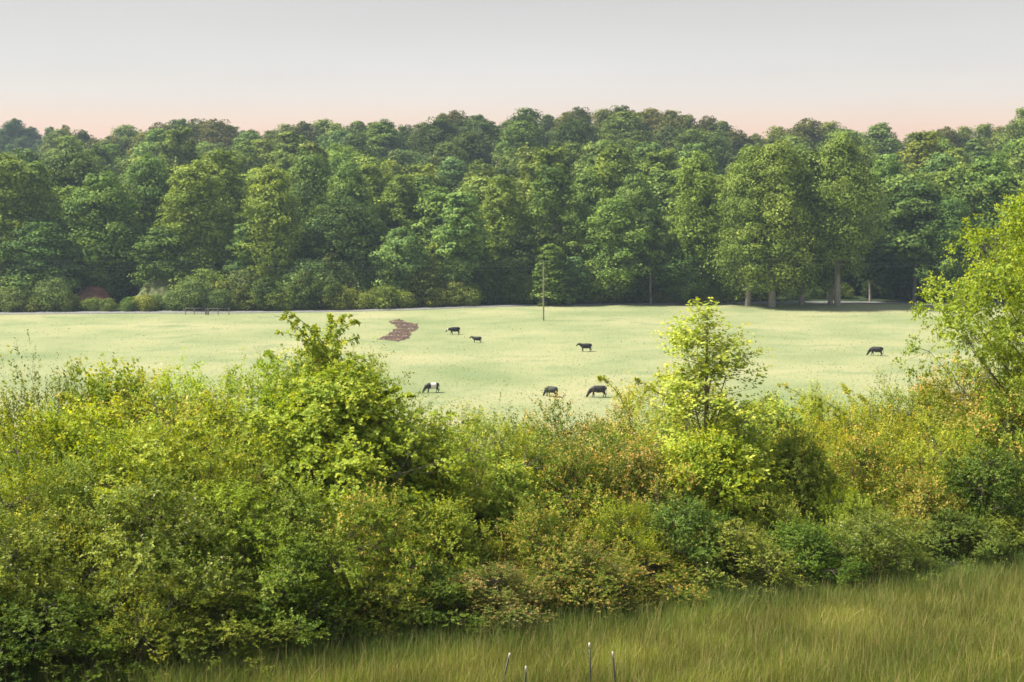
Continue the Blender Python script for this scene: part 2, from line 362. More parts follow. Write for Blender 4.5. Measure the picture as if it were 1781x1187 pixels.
    if single:
        parts.append(limbs(np.array([[0, 0, -.8]]), np.array([[lean * CH * .85, 0, H * .88]]), np.array([.015 * H + .02]), np.array([.008]), np.array([[r.normal(0, .12), r.normal(0, .12), 0]]), 8, 10))
        bz = np.clip(C[:, 2] - .25 * H * r.random(nl) - rad * .5, .12 * H, .8 * H); base = np.zeros((nl, 3)); base[:, 2] = bz; base[:, 0] = lean * CH * .85 * bz / (H * .88)
        parts.append(limbs(base, C, np.full(nl, .028), np.full(nl, .008), np.zeros((nl, 3)), 5, 5))
    else:
        base = np.zeros((nl, 3)); a2 = r.random(nl) * 6.28; base[:, 0] = np.cos(a2) * .25; base[:, 1] = np.sin(a2) * .25; base[:, 2] = -.8
        sg = C - base; sg = np.stack([-sg[:, 0] * .22, -sg[:, 1] * .22, sg[:, 2] * .10], -1)
        parts.append(limbs(base, C, np.full(nl, .032), np.full(nl, .009), sg, 5, 6))
    parts.append(limbs(lc2, TC, np.full(nT, .008), np.full(nT, .004), np.zeros((nT, 3)), 3, 3))
    q = r.random(m_) < .15
    parts.append(limbs(P[q], P[q] + TWD[q] * TL[q][:, None] * .9, np.full(q.sum(), .003), np.full(q.sum(), .0015), np.zeros((q.sum(), 3)), 3, 2))
    V, Fc = merge(parts)
    return {'stems': raw_mesh(name + '_stems', V, Fc, bark, smooth=True), 'foliage': crown, 'H': H, 'W': Wd}

ALL = []          # every placed plant: dict(obj, px, top, row, kind)
def plant(name, P, x, y, sx=1, sz=1, rz=0, tint=(1, 1, 1), sink=0., **info):
    e = bpy.data.objects.new(name, None); COL.objects.link(e); e.empty_display_size = .5
    e.location = (x, y, gz(x, y) - sink); e.rotation_euler = (0, 0, rz); e.scale = (sx, sx, sz)
    for part in ('trunk', 'stems', 'crown', 'foliage'):
        if part in P:
            o = put(part, P[part], e)
            if part in ('crown', 'foliage'): o.color = (*tint, 1)
    info.update(obj=e, px=CX + x / y * F, y=y, top=YH - (gz(x, y) + P['H'] * sz - CAMZ) / y * F)
    ALL.append(info); return e

# ------------------------------------------------------------------ far woodland
G1 = ((.050, .095, .020), (.130, .210, .042), (.27, .360, .080))     # mid green
G2 = ((.068, .110, .018), (.170, .235, .040), (.31, .385, .080))     # yellow green
G3 = ((.034, .062, .016), (.075, .125, .027), (.150, .210, .045))     # dark green
G4 = ((.048, .100, .030), (.120, .205, .058), (.235, .335, .10))     # blue green
HERO = {}
HERO['poplar1'] = make_tree('poplar1', 32, 13, 3, 'column', 34, 16, 30000, .46, G2, 21, bark=M_BARK)
HERO['poplar2'] = make_tree('poplar2', 33, 12, 4, 'egg', 30, 16, 28000, .46, G2, 22, bark=M_BARK)
HERO['maple1'] = make_tree('maple1', 28, 15, 2.5, 'dome', 36, 16, 32000, .46, G1, 23)
HERO['maple2'] = make_tree('maple2', 26, 14, 3, 'egg', 32, 15, 28000, .46, G1, 24, open_=.15)
HERO['oak1'] = make_tree('oak1', 27, 17, 4, 'dome', 34, 16, 32000, .46, G3, 25, open_=.1)
HERO['slim1'] = make_tree('slim1', 22, 8, 3.5, 'column', 26, 14, 18000, .40, G4, 26, open_=.1, r_trunk=.25)
HERO['small1'] = make_tree('small1', 14, 8.5, 2.8, 'egg', 22, 14, 15000, .36, G4, 27, open_=.12, r_trunk=.18)
HERO['small2'] = make_tree('small2', 13, 6.5, .4, 'cone', 26, 12, 14000, .33, G2, 28, open_=.1, r_trunk=.16)
HERO['grove1'] = make_tree('grove1', 34, 16, 4.5, 'column', 50, 17, 46000, .44, G2, 29, open_=.12, tuft_r=.40, bark=M_BARK, r_trunk=.62)
HERO['grove2'] = make_tree('grove2', 35, 17, 9, 'egg', 42, 17, 40000, .44, G2, 30, bark=M_BARK, r_trunk=.60, open_=.14, tuft_r=.40)
HERO['thin1'] = make_tree('thin1', 25, 9, 8, 'egg', 20, 14, 13000, .38, G3, 31, open_=.2, r_trunk=.22, bark=M_BARK)
BACK = [make_tree('back%d' % i, h, wd, z0, shp, nl, 12, nlf, .55, g, 40 + i, open_=.05) for i, (h, wd, z0, shp, nl, nlf, g) in enumerate([
    (24, 13, 6, 'dome', 26, 13000, G1), (26, 12, 7, 'egg', 24, 12000, G4), (25, 11, 6, 'column', 24, 12000, G2),
    (23, 14, 6, 'dome', 28, 14000, G3), (27, 13, 7, 'egg', 26, 13000, G1), (22, 12, 5, 'dome', 22, 12000, G4), (25, 12, 6, 'column', 26, 12000, G1),
    (28, 10, 6, 'column', 20, 12000, G2), (24, 15, 6, 'vase', 18, 13000, G1), (21, 11, 4, 'egg', 14, 11000, G3), (26, 14, 6, 'egg', 34, 14000, G2)])]
UNDER = [make_tree('under%d' % i, h, wd, .2, shp, nl, 12, nlf, .26, g, 60 + i, r_trunk=.09, tuft_r=.42) for i, (h, wd, shp, nl, nlf, g) in enumerate([
    (5.5, 8, 'dome', 20, 9000, G1), (6.5, 7, 'dome', 20, 9000, G4), (4.5, 7.5, 'dome', 18, 8000, G2), (7.5, 6.5, 'egg', 20, 9000, G3)])]
def heroat(kind, px, ytop, Y, wpx=None, tint=(1, 1, 1), rz=None, **info):
    P = HERO[kind]; x = pix(px, Y); zt = CAMZ - (ytop - YH) / F * Y; sz = (zt - gz(x, Y)) / P['H']
    sx = (wpx * (1.22 if kind not in ('grove1', 'grove2') else 1.1) / F * Y) / P['W'] if wpx else sz
    return plant('broadleaf_tree' if kind != 'small2' else 'young_tree', P, x, Y, sx, sz, random.random() * 6.28 if rz is None else rz, tint, kind=kind, **info)
HL = [  # kind, px, ytop, depth, width px, tint (shade painted in for shaded trees), label
 ('poplar1', 12, 272, 296, 118, (1, 1, .9), 'tall yellow-green tree cut by the left edge of the photo'),
 ('poplar2', 60, 282, 304, 105, (.85, .95, .9), 'tall full tree between the left-edge tree and the pole among the trees'),
 ('maple1', 70, 385, 292, 130, (.75, .85, .9), 'low dark rounded tree in front of the tall left-edge trees, above the red clay bank'),
 ('maple2', 182, 304, 300, 135, (.9, .95, .85), 'tree with a forked grey trunk showing above the red clay bank at the left'),
 ('oak1', 130, 265, 326, 150, (1, 1, 1), 'broad rounded dark tree behind the forked-trunk tree, below the dip in the skyline'),
 ('maple1', 262, 275, 322, 110, (1.0, 1.05, 1.1), 'blue-green tree right of the forked-trunk tree, above the small sunlit clearing'),
 ('maple2', 280, 395, 296, 110, (.8, .85, .8), 'mid-height tree directly above the small sunlit clearing on the bank'),
 ('poplar1', 340, 285, 302, 115, (1.12, 1.1, .95), 'bright yellow-green tall tree right of the small clearing'),
 ('poplar2', 385, 262, 316, 105, (1.0, 1.0, .9), 'tall crown rising behind the bright tree right of the clearing'),
 ('slim1', 424, 388, 297, 60, (1.1, 1.1, .9), 'short slim tree at the left foot of the tall narrow column tree'),
 ('poplar1', 476, 292, 298, 98, (1.12, 1.1, .95), 'tall narrow column of pale yellow-green foliage at the wood edge above the leafy mound'),
 ('maple1', 540, 268, 330, 100, (1, 1, 1), 'rounded tree behind and right of the tall narrow column tree'),
 ('oak1', 600, 345, 300, 130, (.85, .9, .9), 'dark broad tree between the tall narrow column tree and the small maple'),
 ('small1', 697, 396, 293, 86, (1.25, 1.2, 1.1), 'small bright blue-green tree with a thin dark stem, above the bare red earth patch'),
 ('maple2', 610, 285, 318, 95, (1.1, 1.1, 1.15), 'pale green crown standing over the dark broad tree left of the small bright tree'),
 ('poplar2', 700, 305, 322, 80, (.95, 1, .95), 'crown rising behind the small bright tree above the bare red earth patch'),
 ('small2', 757, 420, 294, 58, (1.1, 1.05, .9), 'low yellowish young tree between the small bright tree and the ragged pale tree'),
 ('slim1', 803, 332, 295, 84, (1.35, 1.3, 1.1), 'ragged pale green tall tree at the wood edge above the two grazing far cows'),
 ('maple1', 735, 318, 330, 120, (1.1, 1.1, 1), 'wide pale crown behind and left of the ragged pale tree'),
 ('poplar2', 872, 306, 306, 84, (1.05, 1.05, .95), 'tall crown right of the ragged pale tree and left of the utility pole'),
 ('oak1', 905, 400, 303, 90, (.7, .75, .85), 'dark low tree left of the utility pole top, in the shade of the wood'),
 ('thin1', 962, 290, 304, 95, (1.3, 1.3, 1.15), 'tall tree with bare thin stems above and right of the utility pole'),
 ('small2', 957, 424, 292, 84, (.62, .72, .68), 'young pointed tree directly behind the utility pole'),
 ('slim1', 1000, 445, 294, 46, (.9, .95, 1), 'short narrow tree right of the pointed tree behind the utility pole'),
 ('maple1', 1068, 345, 299, 115, (1.15, 1.15, 1.1), 'large full rounded tree between the utility pole and the white-stemmed tree'),
 ('thin1', 1133, 362, 298, 62, (1, 1.05, 1), 'slender tree with a thin white bare stem left of the big grove'),
 ('maple2', 1020, 300, 318, 90, (1.1, 1.1, 1.1), 'crown behind and left of the large full rounded tree right of the utility pole'),
 ('maple2', 1105, 305, 320, 90, (1.05, 1.05, 1.1), 'crown rising behind the slender white-stemmed tree'),
 ('poplar1', 1210, 270, 301, 96, (1.05, 1.1, 1), 'tall tree standing just left of the big grove on the pasture edge'),
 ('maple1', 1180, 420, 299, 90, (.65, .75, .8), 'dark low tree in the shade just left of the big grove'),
 ('grove1', 1302, 256, 291.5, 112, (.92, .95, .95), 'left tree of the big grove, its trunk foot bare at the pasture edge'),
 ('grove1', 1345, 252, 289.5, 140, (1.02, 1, .92), 'middle and fullest tree of the big grove, branches nearly touching the pasture'),
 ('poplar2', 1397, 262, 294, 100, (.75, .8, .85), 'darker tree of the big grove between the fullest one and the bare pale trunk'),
 ('grove2', 1459, 246, 291.5, 138, (.92, .94, .9), 'right tree of the big grove with a long bare pale trunk'),
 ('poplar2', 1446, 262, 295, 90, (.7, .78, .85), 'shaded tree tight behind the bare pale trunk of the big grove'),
 ('thin1', 1592, 312, 306, 110, (1.15, 1.2, 1.2), 'tree with a thin pale leaning stem right of the big grove'),
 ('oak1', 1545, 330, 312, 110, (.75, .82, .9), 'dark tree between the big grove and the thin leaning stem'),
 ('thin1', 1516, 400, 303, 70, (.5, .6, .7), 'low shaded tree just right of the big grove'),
 ('maple2', 1535, 275, 330, 90, (1.1, 1.15, 1.15), 'pale crown rising right behind the big grove'),
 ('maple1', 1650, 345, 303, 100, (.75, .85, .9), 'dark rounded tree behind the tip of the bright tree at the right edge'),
 ('maple2', 1715, 275, 310, 130, (.95, 1, 1), 'tall tree above the bright near tree at the right edge'),
 ('poplar1', 1775, 300, 306, 110, (.8, .85, .85), 'tall tree cut by the right edge of the photo behind the bright near tree'),
 ('poplar2', 1635, 300, 322, 90, (1, 1, 1), 'rounded crown right of the thin pale leaning stem'),
]
for k_, px, yt, Y, wp, ti, lb in HL:
    heroat(k_, px, yt, Y, wp, ti, label=lb, row='hero')
# rows up the slope behind
rows = [(318, 0), (335, 1), (354, 2), (376, 3), (400, 5), (428, 6), (460, 7), (500, 9)]
for Y, ri in rows:
    step = (112, 108, 104, 100, 98, 94, 92, 88, 84, 80)[ri]
    px = -20 + (ri % 2) * step * .5 + random.random() * 30
    while px < 1810:
        if ri == 0 and not (640 < px < 1000 or px > 1480 or px < 260): px += step; continue
        if px < 115 and Y > 400: px += step; continue
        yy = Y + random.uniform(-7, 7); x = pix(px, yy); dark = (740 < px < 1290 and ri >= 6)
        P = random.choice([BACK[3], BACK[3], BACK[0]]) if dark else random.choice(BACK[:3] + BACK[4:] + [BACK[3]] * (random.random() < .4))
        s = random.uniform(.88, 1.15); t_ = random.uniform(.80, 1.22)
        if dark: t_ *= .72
        yellow = random.uniform(.92, 1.12)
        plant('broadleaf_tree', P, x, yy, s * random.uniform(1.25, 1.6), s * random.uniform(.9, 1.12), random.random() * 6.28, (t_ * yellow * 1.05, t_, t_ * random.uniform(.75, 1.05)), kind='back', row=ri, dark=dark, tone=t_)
        px += step * random.uniform(.75, 1.25)
# skyline trees placed to the photographed outline
for i, px in enumerate(list(np.arange(112, 1800, 30.0))):
    px += random.uniform(-6, 6); Y = 560 + random.uniform(-14, 14); x = pix(px, Y); yt = float(np.interp(px, skx, sky_y)) + random.uniform(-7, 5)
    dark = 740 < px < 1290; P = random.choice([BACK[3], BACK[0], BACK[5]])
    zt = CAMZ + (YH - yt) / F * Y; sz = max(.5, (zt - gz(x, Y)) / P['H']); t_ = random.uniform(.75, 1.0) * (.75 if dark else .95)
    plant('broadleaf_tree', P, x, Y, max(sz, .8) * random.uniform(1.05, 1.5), sz, random.random() * 6.28, (t_ * random.uniform(1.05, 1.6), t_, t_ * .75), kind='sky', row=20, dark=dark, tone=t_)  # raised red in the tint paints a warm glow onto the skyline crowns
# far-left knoll beyond the dip
for px, yt, Y, wp, lb in [(34, 211, 720, 60, 'high domed tree on the far blue-grey knoll at the left'), (10, 226, 715, 50, 'low far tree cut by the left edge on the blue-grey knoll'),
                          (62, 224, 725, 46, 'far tree on the right shoulder of the domed clump on the knoll'), (95, 223, 690, 34, 'small bushy tree alone in the dip of the skyline at the left'),
                          (123, 220, 690, 32, 'thin reddish open tree beside the small bushy one in the skyline dip'), (23, 252, 640, 20, 'pale young tree left of the far house on the knoll'),
                          (50, 240, 700, 50, 'far dark bush mass below the domed tree on the knoll'), (80, 246, 690, 50, 'far low tree between the domed clump and the skyline dip'), (110, 247, 660, 50, 'far low bush below the thin reddish tree')]:
    x = pix(px, Y); P = BACK[3] if 'domed' in lb or 'dark' in lb else BACK[4]; zt = CAMZ + (YH - yt) / F * Y; sz = (zt - gz(x, Y)) / P['H']
    red = 'reddish' in lb
    plant('broadleaf_tree', P, x, Y, wp / F * Y / P['W'], sz, random.random() * 6, (1.6, .9, .8) if red else ((.9, 1.1, 1.3) if 'pale' in lb else (.7, .75, .9)), kind='knoll', row=21, label=lb)  # blue-leaning tints paint distance haze into the knoll crowns
for i in range(46):
    px = 5 + i * 39.5 + random.uniform(-10, 10)
    if 225 < px < 320: continue
    Y = (308 if px < 1240 else 318) + random.uniform(-2, 4); x = pix(px, Y); P = random.choice(BACK[:6]); yt = random.uniform(372, 440); sz = (CAMZ - (yt - YH) / F * Y - gz(x, Y)) / P['H']
    t_ = random.uniform(.7, 1.05)
    plant('broadleaf_tree', P, x, Y, sz * random.uniform(1.2, 1.6), sz, random.random() * 6.28, (t_, t_, t_ * .9), kind='back', row=4, dark=False, tone=t_)
# woodland-edge bushes on the road bank
px = -10
while px < 1242:
    for off in (0, 1):
        Y = float(edge(pix(px, 290))) + 7 + off * 7 + random.uniform(-.8, 1.5); q = px + random.uniform(-8, 8) + off * 12; x = pix(q, Y)
        if off and 100 < q < 330: continue
        P = random.choice(UNDER); s = random.uniform(.75, 1.05) if off == 0 else random.uniform(1.05, 1.5)
        if 95 < q < 320: s *= .6
        t_ = random.uniform(.68, 1.08); s *= random.uniform(.75, 1.15)
        plant('edge_bush', P, x, Y, s * 1.3, s, random.random() * 6.28, (t_ * random.uniform(.95, 1.25), t_, t_ * .9), kind='bush', row=30 + off, tone=t_)
    px += random.uniform(27, 38)

px = 1150  # added bushes, tint darkened to paint the shaded interior of the wood
while px < 1800:
    for off in (0, 1):
        q = px + off * 18 + random.uniform(-6, 6); Y = float(edge(pix(q, 300))) + 11 + off * 9 + random.uniform(-1, 2); x = pix(q, Y)
        P = random.choice(UNDER); s = random.uniform(.55, .8) + off * .35; t_ = random.uniform(.45, .75)
        plant('edge_bush', P, x, Y, s * 1.2, s, random.random() * 6.28, (t_, t_, t_), kind='bush', row=31, tone=t_)
    px += random.uniform(38, 50)

# ------------------------------------------------------------------ near hedge
Cg = lambda *a: a
SP = {}
olive = ((.070, .118, .015), (.175, .245, .030), (.37, .42, .050))
lime = ((.13, .20, .025), (.26, .35, .045), (.42, .49, .075))
green = ((.075, .12, .018), (.175, .235, .034), (.33, .38, .06))
deep = ((.045, .09, .016), (.105, .175, .028), (.21, .29, .045))
gold = ((.12, .19, .025), (.28, .35, .045), (.47, .50, .065))
for v in (0, 1):
    SP['feather%d' % v] = make_shrub('feather%d' % v, 4.6, 4.2, 'vase' if v else 'dome', 24, 14, 13, .36, 13, .058, .46, olive, (.46, .47, .06), 101 + v, upright=1.0, tipf=.5, spread=.7)
    SP['orange%d' % v] = make_shrub('orange%d' % v, 4.4, 4.4, 'dome', 26, 14, 13, .32, 11, .064, .56, green, (.70, .46, .15), 111 + v, upright=.35, tipf=.55, flowers=(.02, (.72, .58, .38)))
    SP['blossom%d' % v] = make_shrub('blossom%d' % v, 4.2, 4.6, 'dome', 26, 14, 13, .32, 11, .064, .58, green, (.36, .38, .08), 121 + v, upright=.3, droop=.25, tipf=.4, flowers=(.035, (.72, .68, .52)), arms=5)
    SP['frond%d' % v] = make_shrub('frond%d' % v, 4.6, 4.4, 'dome', 24, 13, 12, .44, 14, .068, .42, lime, (.42, .46, .06), 131 + v, upright=.25, droop=.35, tipf=.4, arms=7)
    SP['round%d' % v] = make_shrub('round%d' % v, 4.2, 4.3, 'dome', 26, 15, 12, .30, 10, .070, .72, deep, (.24, .30, .05), 141 + v, upright=.25, tipf=.3)
    SP['bright%d' % v] = make_shrub('bright%d' % v, 4.2, 3.6, 'egg', 24, 14, 12, .30, 10, .074, .64, lime, (.48, .48, .06), 151 + v, upright=.5, tipf=.4)
    SP['golden%d' % v] = make_shrub('golden%d' % v, 4.6, 4.2, 'vase', 24, 14, 12, .36, 12, .058, .50, gold, (.56, .46, .10), 161 + v, upright=.8, tipf=.4, flowers=(.012, (.7, .6, .4)), arms=5)
SP['mound'] = make_shrub('mound', 7.2, 5.6, 'flat', 66, 15, 12, .26, 10, .085, .72, lime, (.46, .48, .05), 171, z0=.04, upright=.1, droop=.5, tipf=.5, arms=8, tuft_r=.40)
SP['moundtop'] = make_shrub('moundtop', 3.0, 2.8, 'dome', 20, 10, 11, .30, 11, .070, .6, lime, (.55, .52, .08), 172, upright=.1, droop=.5, tipf=.6, arms=9, open_=.15)
SP['sapling'] = make_shrub('sapling', 8.0, 4.4, 'cone', 64, 8, 7, .44, 8, .080, .60, ((.18, .25, .035), (.33, .41, .06), (.50, .56, .10)), (.62, .62, .10), 173, z0=.04, upright=.8, droop=.2, tipf=.45, single=True, bark=M_BARK, open_=.22, lobe=.58, rag=.9)
SP['edge_tree'] = make_shrub('edge_tree', 12.4, 8.0, 'egg', 130, 10, 11, .40, 9, .098, .70, lime, (.42, .46, .05), 174, z0=.34, upright=.25, droop=.3, tipf=.4, single=True, open_=.05, lobe=.50, rag=.7)
PROF = [(-80, 640), (0, 640), (60, 618), (130, 645), (190, 615), (240, 606), (300, 640), (370, 624), (430, 655), (460, 640), (520, 640), (600, 640), (700, 655), (750, 705), (800, 722), (850, 738), (900, 712), (940, 706),
        (1000, 716), (1060, 722), (1100, 684), (1160, 665), (1220, 680), (1290, 680), (1320, 712), (1380, 682), (1440, 695), (1500, 668), (1540, 680), (1600, 640), (1650, 640), (1720, 645), (1781, 650), (1880, 650)]
prx = [a for a, b in PROF]; pry = [b for a, b in PROF]
DESC = {'feather': 'olive feathery bush', 'orange': 'orange-tipped bush', 'blossom': 'cream-blossomed bush', 'frond': 'long-sprayed green bush',
        'round': 'deep green bush', 'bright': 'lime-green bush', 'golden': 'golden bush'}
def species(px, f):
    """species mix along the hedge; f = 0 front .. 1 back"""
    if px < 140: c = ['feather'] * 4 + ['blossom'] if f > .5 else ['feather', 'round', 'round', 'blossom', 'round']
    elif px < 440: c = ['frond', 'bright', 'frond', 'golden'] if f > .7 else ['blossom', 'frond', 'feather', 'blossom', 'bright'] if f > .5 else ['blossom', 'feather', 'round', 'blossom']
    elif px < 740: c = ['frond', 'blossom'] if f > .7 else ['feather', 'blossom', 'round', 'round', 'orange']
    elif px < 900: c = ['golden', 'bright', 'bright'] if f > .5 else ['feather', 'round', 'orange', 'round', 'bright']
    elif px < 1180: c = ['golden', 'golden', 'orange'] if f > .8 else (['orange'] * 4 + ['feather'] if f > .4 else ['orange', 'orange', 'round', 'orange'])
    elif px < 1330: c = ['bright', 'frond'] if f > .6 else ['round', 'blossom', 'feather', 'bright'] if f > .4 else ['round', 'blossom', 'feather']
    elif px < 1480: c = ['golden', 'bright'] if f > .4 else ['round', 'feather', 'bright']
    else: c = ['golden', 'golden', 'orange', 'feather'] if f > .6 else (['feather', 'orange', 'round'] if f > .4 else ['round', 'feather', 'round', 'blossom'])
    return random.choice(c)
def hedge_base_px(px, d):
    Y = 33.
    for _ in range(20): Y = float(front(pix(px, Y))) + d
    return Y
for ri, (d, f, stp) in enumerate([(.9, .33, 132), (2.6, .55, 135), (5.0, .76, 128), (7.8, .92, 118), (10.8, 1.0, 108)]):
    px = -60 + ri * 31
    while px < 1850:
        dd = d + random.uniform(-.5, .6); Y = hedge_base_px(px, dd); x = pix(px, Y)
        Yb = hedge_base_px(px, 0); yb = YH + (CAMZ - gz(pix(px, Yb), Yb)) / Yb * F
        yt = yb + (float(np.interp(px, prx, pry)) - yb) * f + random.uniform(-16, 16) * (2.0 if ri < 3 else 1.3 if ri < 4 else .5)
        sp_ = species(px, f)
        if ri >= 3 and 690 < px < 860: yt = max(yt, 722) if px < 780 else 716; sp_ = 'feather'
        if ri >= 3 and 900 < px < 1090: sp_ = 'orange'; yt += 6
        if ri >= 3: yt += 12 if px > 440 else 30
        P = SP[sp_ + random.choice('01')]
        zt = CAMZ - (yt - YH) / F * Y; h = zt - gz(x, Y); sz = h / P['H'] * 1.02
        sx = np.clip(sz, .72, 1.25) * random.uniform(.95, 1.15)
        if not (ri == 3 and 440 < px < 730) and not (ri == 2 and 440 < px < 740) and not (ri == 4 and 1170 < px < 1290):
            t_ = random.uniform(.78, 1.14) * (.86 if ri == 0 and px < 1100 else 1); yl = random.uniform(.92, 1.1)  # front row left of the right end tinted darker, painting shade at the hedge foot
            plant('bush', P, x, Y, sx, sz, random.random() * 6.28, (t_ * yl, t_, t_ * random.uniform(.7, 1.2)), kind=sp_, row=40 + ri, tone=t_)
        px += stp * random.uniform(.85, 1.15)
def special(name, key, px, Y, ytop, wpx, label, tint=(1, 1, 1), rz=0., lift=0):
    P = SP[key]; x = pix(px, Y); zt = CAMZ - (ytop - YH) / F * Y; g_ = gz(x, Y)
    e = plant(name, P, x, Y, wpx / F * Y / P['W'], (zt - g_ - lift) / P['H'], rz, tint, sink=-lift, kind=key, row=50, label=label)
    return e
special('vine_mound', 'mound', 592, 35.2, 652, 430, 'big rounded mound of bright green vine leaves, left of the middle of the hedge')
special('climbing_vine', 'moundtop', 562, 37.4, 582, 200, 'ragged leafy spire with long bare-ended shoots sprouting from the top of the vine mound', lift=4.2)
special('sapling', 'sapling', 1232, 40, 538, 440, 'lime-green open-crowned sapling standing up out of the hedge against the pasture', rz=.6)
special('near_tree', 'edge_tree', 1838, 46.0, 305, 400, 'bright green near tree reaching in from the right edge above the hedge', rz=2.2)
special('sapling', 'sapling', 1425, 47, 672, 110, 'second small lime sapling poking above the golden bushes right of the tall sapling', rz=2.)

# ------------------------------------------------------------------ near tall grass
def grass(name, X, Y, H_, W_, cols, seed, lean=.35, m=M_GRASS):
    r = np.random.default_rng(seed); n = len(X); Z = ground(X, Y) - .02
    a = r.random(n) * 6.283; s = np.stack([np.cos(a), np.sin(a), np.zeros(n)], -1)
    wind = np.array([.10, .05, 0]); a3 = r.random(n) * 6.283; dr = np.stack([np.cos(a3), np.sin(a3), np.zeros(n)], -1) * r.normal(0, 1, n)[:, None] * lean + wind * lean * r.random(n)[:, None]
    B = np.stack([X, Y, Z], -1); up = np.array([0, 0, 1.])
    M1 = B + up * (H_ * .55)[:, None] + dr * (H_ * .30)[:, None]; T = B + up * H_[:, None] * .97 + dr * (H_ * .95)[:, None]
    w = (W_ / 2)[:, None]
    V = np.stack([B - s * w, B + s * w, M1 - s * w * .8, M1 + s * w * .8, T - s * w * .18, T + s * w * .18], 1).reshape(-1, 3)
    i = np.arange(n)[:, None] * 6; Fc = np.concatenate([i + np.array([[0, 1, 3, 2]]), i + np.array([[2, 3, 5, 4]])], 1).reshape(-1, 4)
    return raw_mesh(name, V, Fc, m, col=np.repeat(cols, 2, 0))
n = 330000
X = rng.uniform(-12, 19, n); Y = rng.uniform(25.0, 44, n)
d_ = Y - front(X); inside = (d_ < 1.4) & (np.abs(X) < Y * .40) & (Y > 25.4); X, Y, d_ = X[inside], Y[inside], d_[inside]
pn = .5 + .5 * np.sin(X * 1.1 + 2 * np.sin(Y * .6)) * np.sin(Y * .9 + 1.7 * np.sin(X * .5)); pn2 = .5 + .5 * np.sin(X * .45 + .8) * np.sin(Y * .5 + 2)
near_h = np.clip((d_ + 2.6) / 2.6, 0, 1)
clump = .5 + .5 * np.sin(X * 5.1 + 3 * np.sin(Y * 2.3)) * np.sin(Y * 4.3 + 2 * np.sin(X * 3.1))
Hh = (.26 + .24 * rng.random(len(X)) + .10 * pn2 + .14 * clump) * (1 + .2 * near_h)
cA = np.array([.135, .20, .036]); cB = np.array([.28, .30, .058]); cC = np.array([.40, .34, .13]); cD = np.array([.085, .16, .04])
u = rng.random(len(X)); mixv = np.clip(pn * .55 + u * .6 - .1, 0, 1)[:, None]
cc = cA * (1 - mixv) + cB * mixv; st = (rng.random(len(X)) < (.10 + .16 * pn2) * (1 - near_h))[:, None]; cc = np.where(st, cC * (.8 + .4 * rng.random((len(X), 1))), cc)
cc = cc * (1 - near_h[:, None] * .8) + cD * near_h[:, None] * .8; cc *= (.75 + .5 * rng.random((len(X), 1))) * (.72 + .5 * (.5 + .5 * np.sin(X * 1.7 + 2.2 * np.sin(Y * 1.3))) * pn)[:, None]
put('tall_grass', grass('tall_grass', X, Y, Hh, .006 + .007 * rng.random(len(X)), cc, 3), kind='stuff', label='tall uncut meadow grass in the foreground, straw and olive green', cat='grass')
n = 16000
X = rng.uniform(-12, 19, n); Y = rng.uniform(25.0, 42, n); ok = (Y - front(X) < -.3) & (np.abs(X) < Y * .40); X, Y = X[ok], Y[ok]
me_ = grass('straw_stems', X, Y, .62 + .28 * rng.random(len(X)), .005 + .008 * rng.random(len(X)), np.array([.30, .27, .11]) * (.6 + .7 * rng.random((len(X), 1))), 13, lean=.18)
put('straw_stems', me_, kind='stuff', label='dry straw seed stems standing above the foreground grass', cat='grass')
# pasture tussocks
n = 50000
Y = 1 / rng.uniform(1 / 292., 1 / 95., n); X = rng.uniform(-.41, .41, n) * Y; ok = Y < edge(X) + .3; X, Y = X[ok], Y[ok]
pt = .5 + .5 * np.sin(X * .23 + 2 * np.sin(Y * .11)) * np.sin(Y * .17 + 1.3 * np.sin(X * .13)); u = rng.random(len(X))
base = np.array([.225, .258, .122]) * (1 - pt[:, None]) + np.array([.32, .315, .175]) * pt[:, None]
tus = (u < .25 * (pt < .30))[:, None]; cc = np.where(tus, np.array([.165, .225, .105]), base * (.85 + .3 * rng.random((len(X), 1))))
put('pasture_grass', grass('pasture_grass', X, Y, np.where(tus[:, 0], .18, .11) * (.6 + .8 * rng.random(len(X))), .05 + .10 * rng.random(len(X)), cc, 4, m=M_PAST), kind='stuff', label='short pale green pasture grass of the grazing field', cat='grass')

# ------------------------------------------------------------------ bare red earth in the pasture
def inside_patch(px, py):
    ys_ = [556, 560, 564, 570, 575, 580, 586, 591, 594]
    l = [690, 672, 684, 690, 682, 676, 666, 655, 690]; r_ = [694, 703, 722, 727, 722, 712, 712, 704, 690]
    return np.interp(py, ys_, l), np.interp(py, ys_, r_)
def patch():
    px = np.linspace(645, 735, 120); py = np.linspace(554, 596, 110)
    PX, PY = np.meshgrid(px, py); Yd = F * CAMZ / (PY - YH); X = (PX - CX) / F * Yd
    l, r_ = inside_patch(PX, PY)
    q = np.random.default_rng(8); nz = q.normal(0, 1, PX.shape)
    for _ in range(2): nz = (nz + np.roll(nz, 1, 1) + np.roll(nz, -1, 1)) / 2
    d = np.minimum(PX - l, r_ - PX) + nz * 1.2 + 2.6 * np.sin(PY * 1.9 + .06 * PX) * np.sin(PY * .7)
    Z = ground(X, Yd) + np.clip(d * .03, -.35, .07) + np.where(d > 1, .04 * nz + .07 * np.sin(Yd * 1.1 + X * .2 + nz), 0)
    V = np.stack([X, Yd, Z], -1).reshape(-1, 3); nx, ny = len(px), len(py)
    i = (np.arange(nx - 1)[None] + nx * np.arange(ny - 1)[:, None]).ravel()
    return raw_mesh('bare_earth', V, np.stack([i, i + nx, i + nx + 1, i + 1], -1), M_CLAY)
put('bare_earth', patch(), kind='structure')
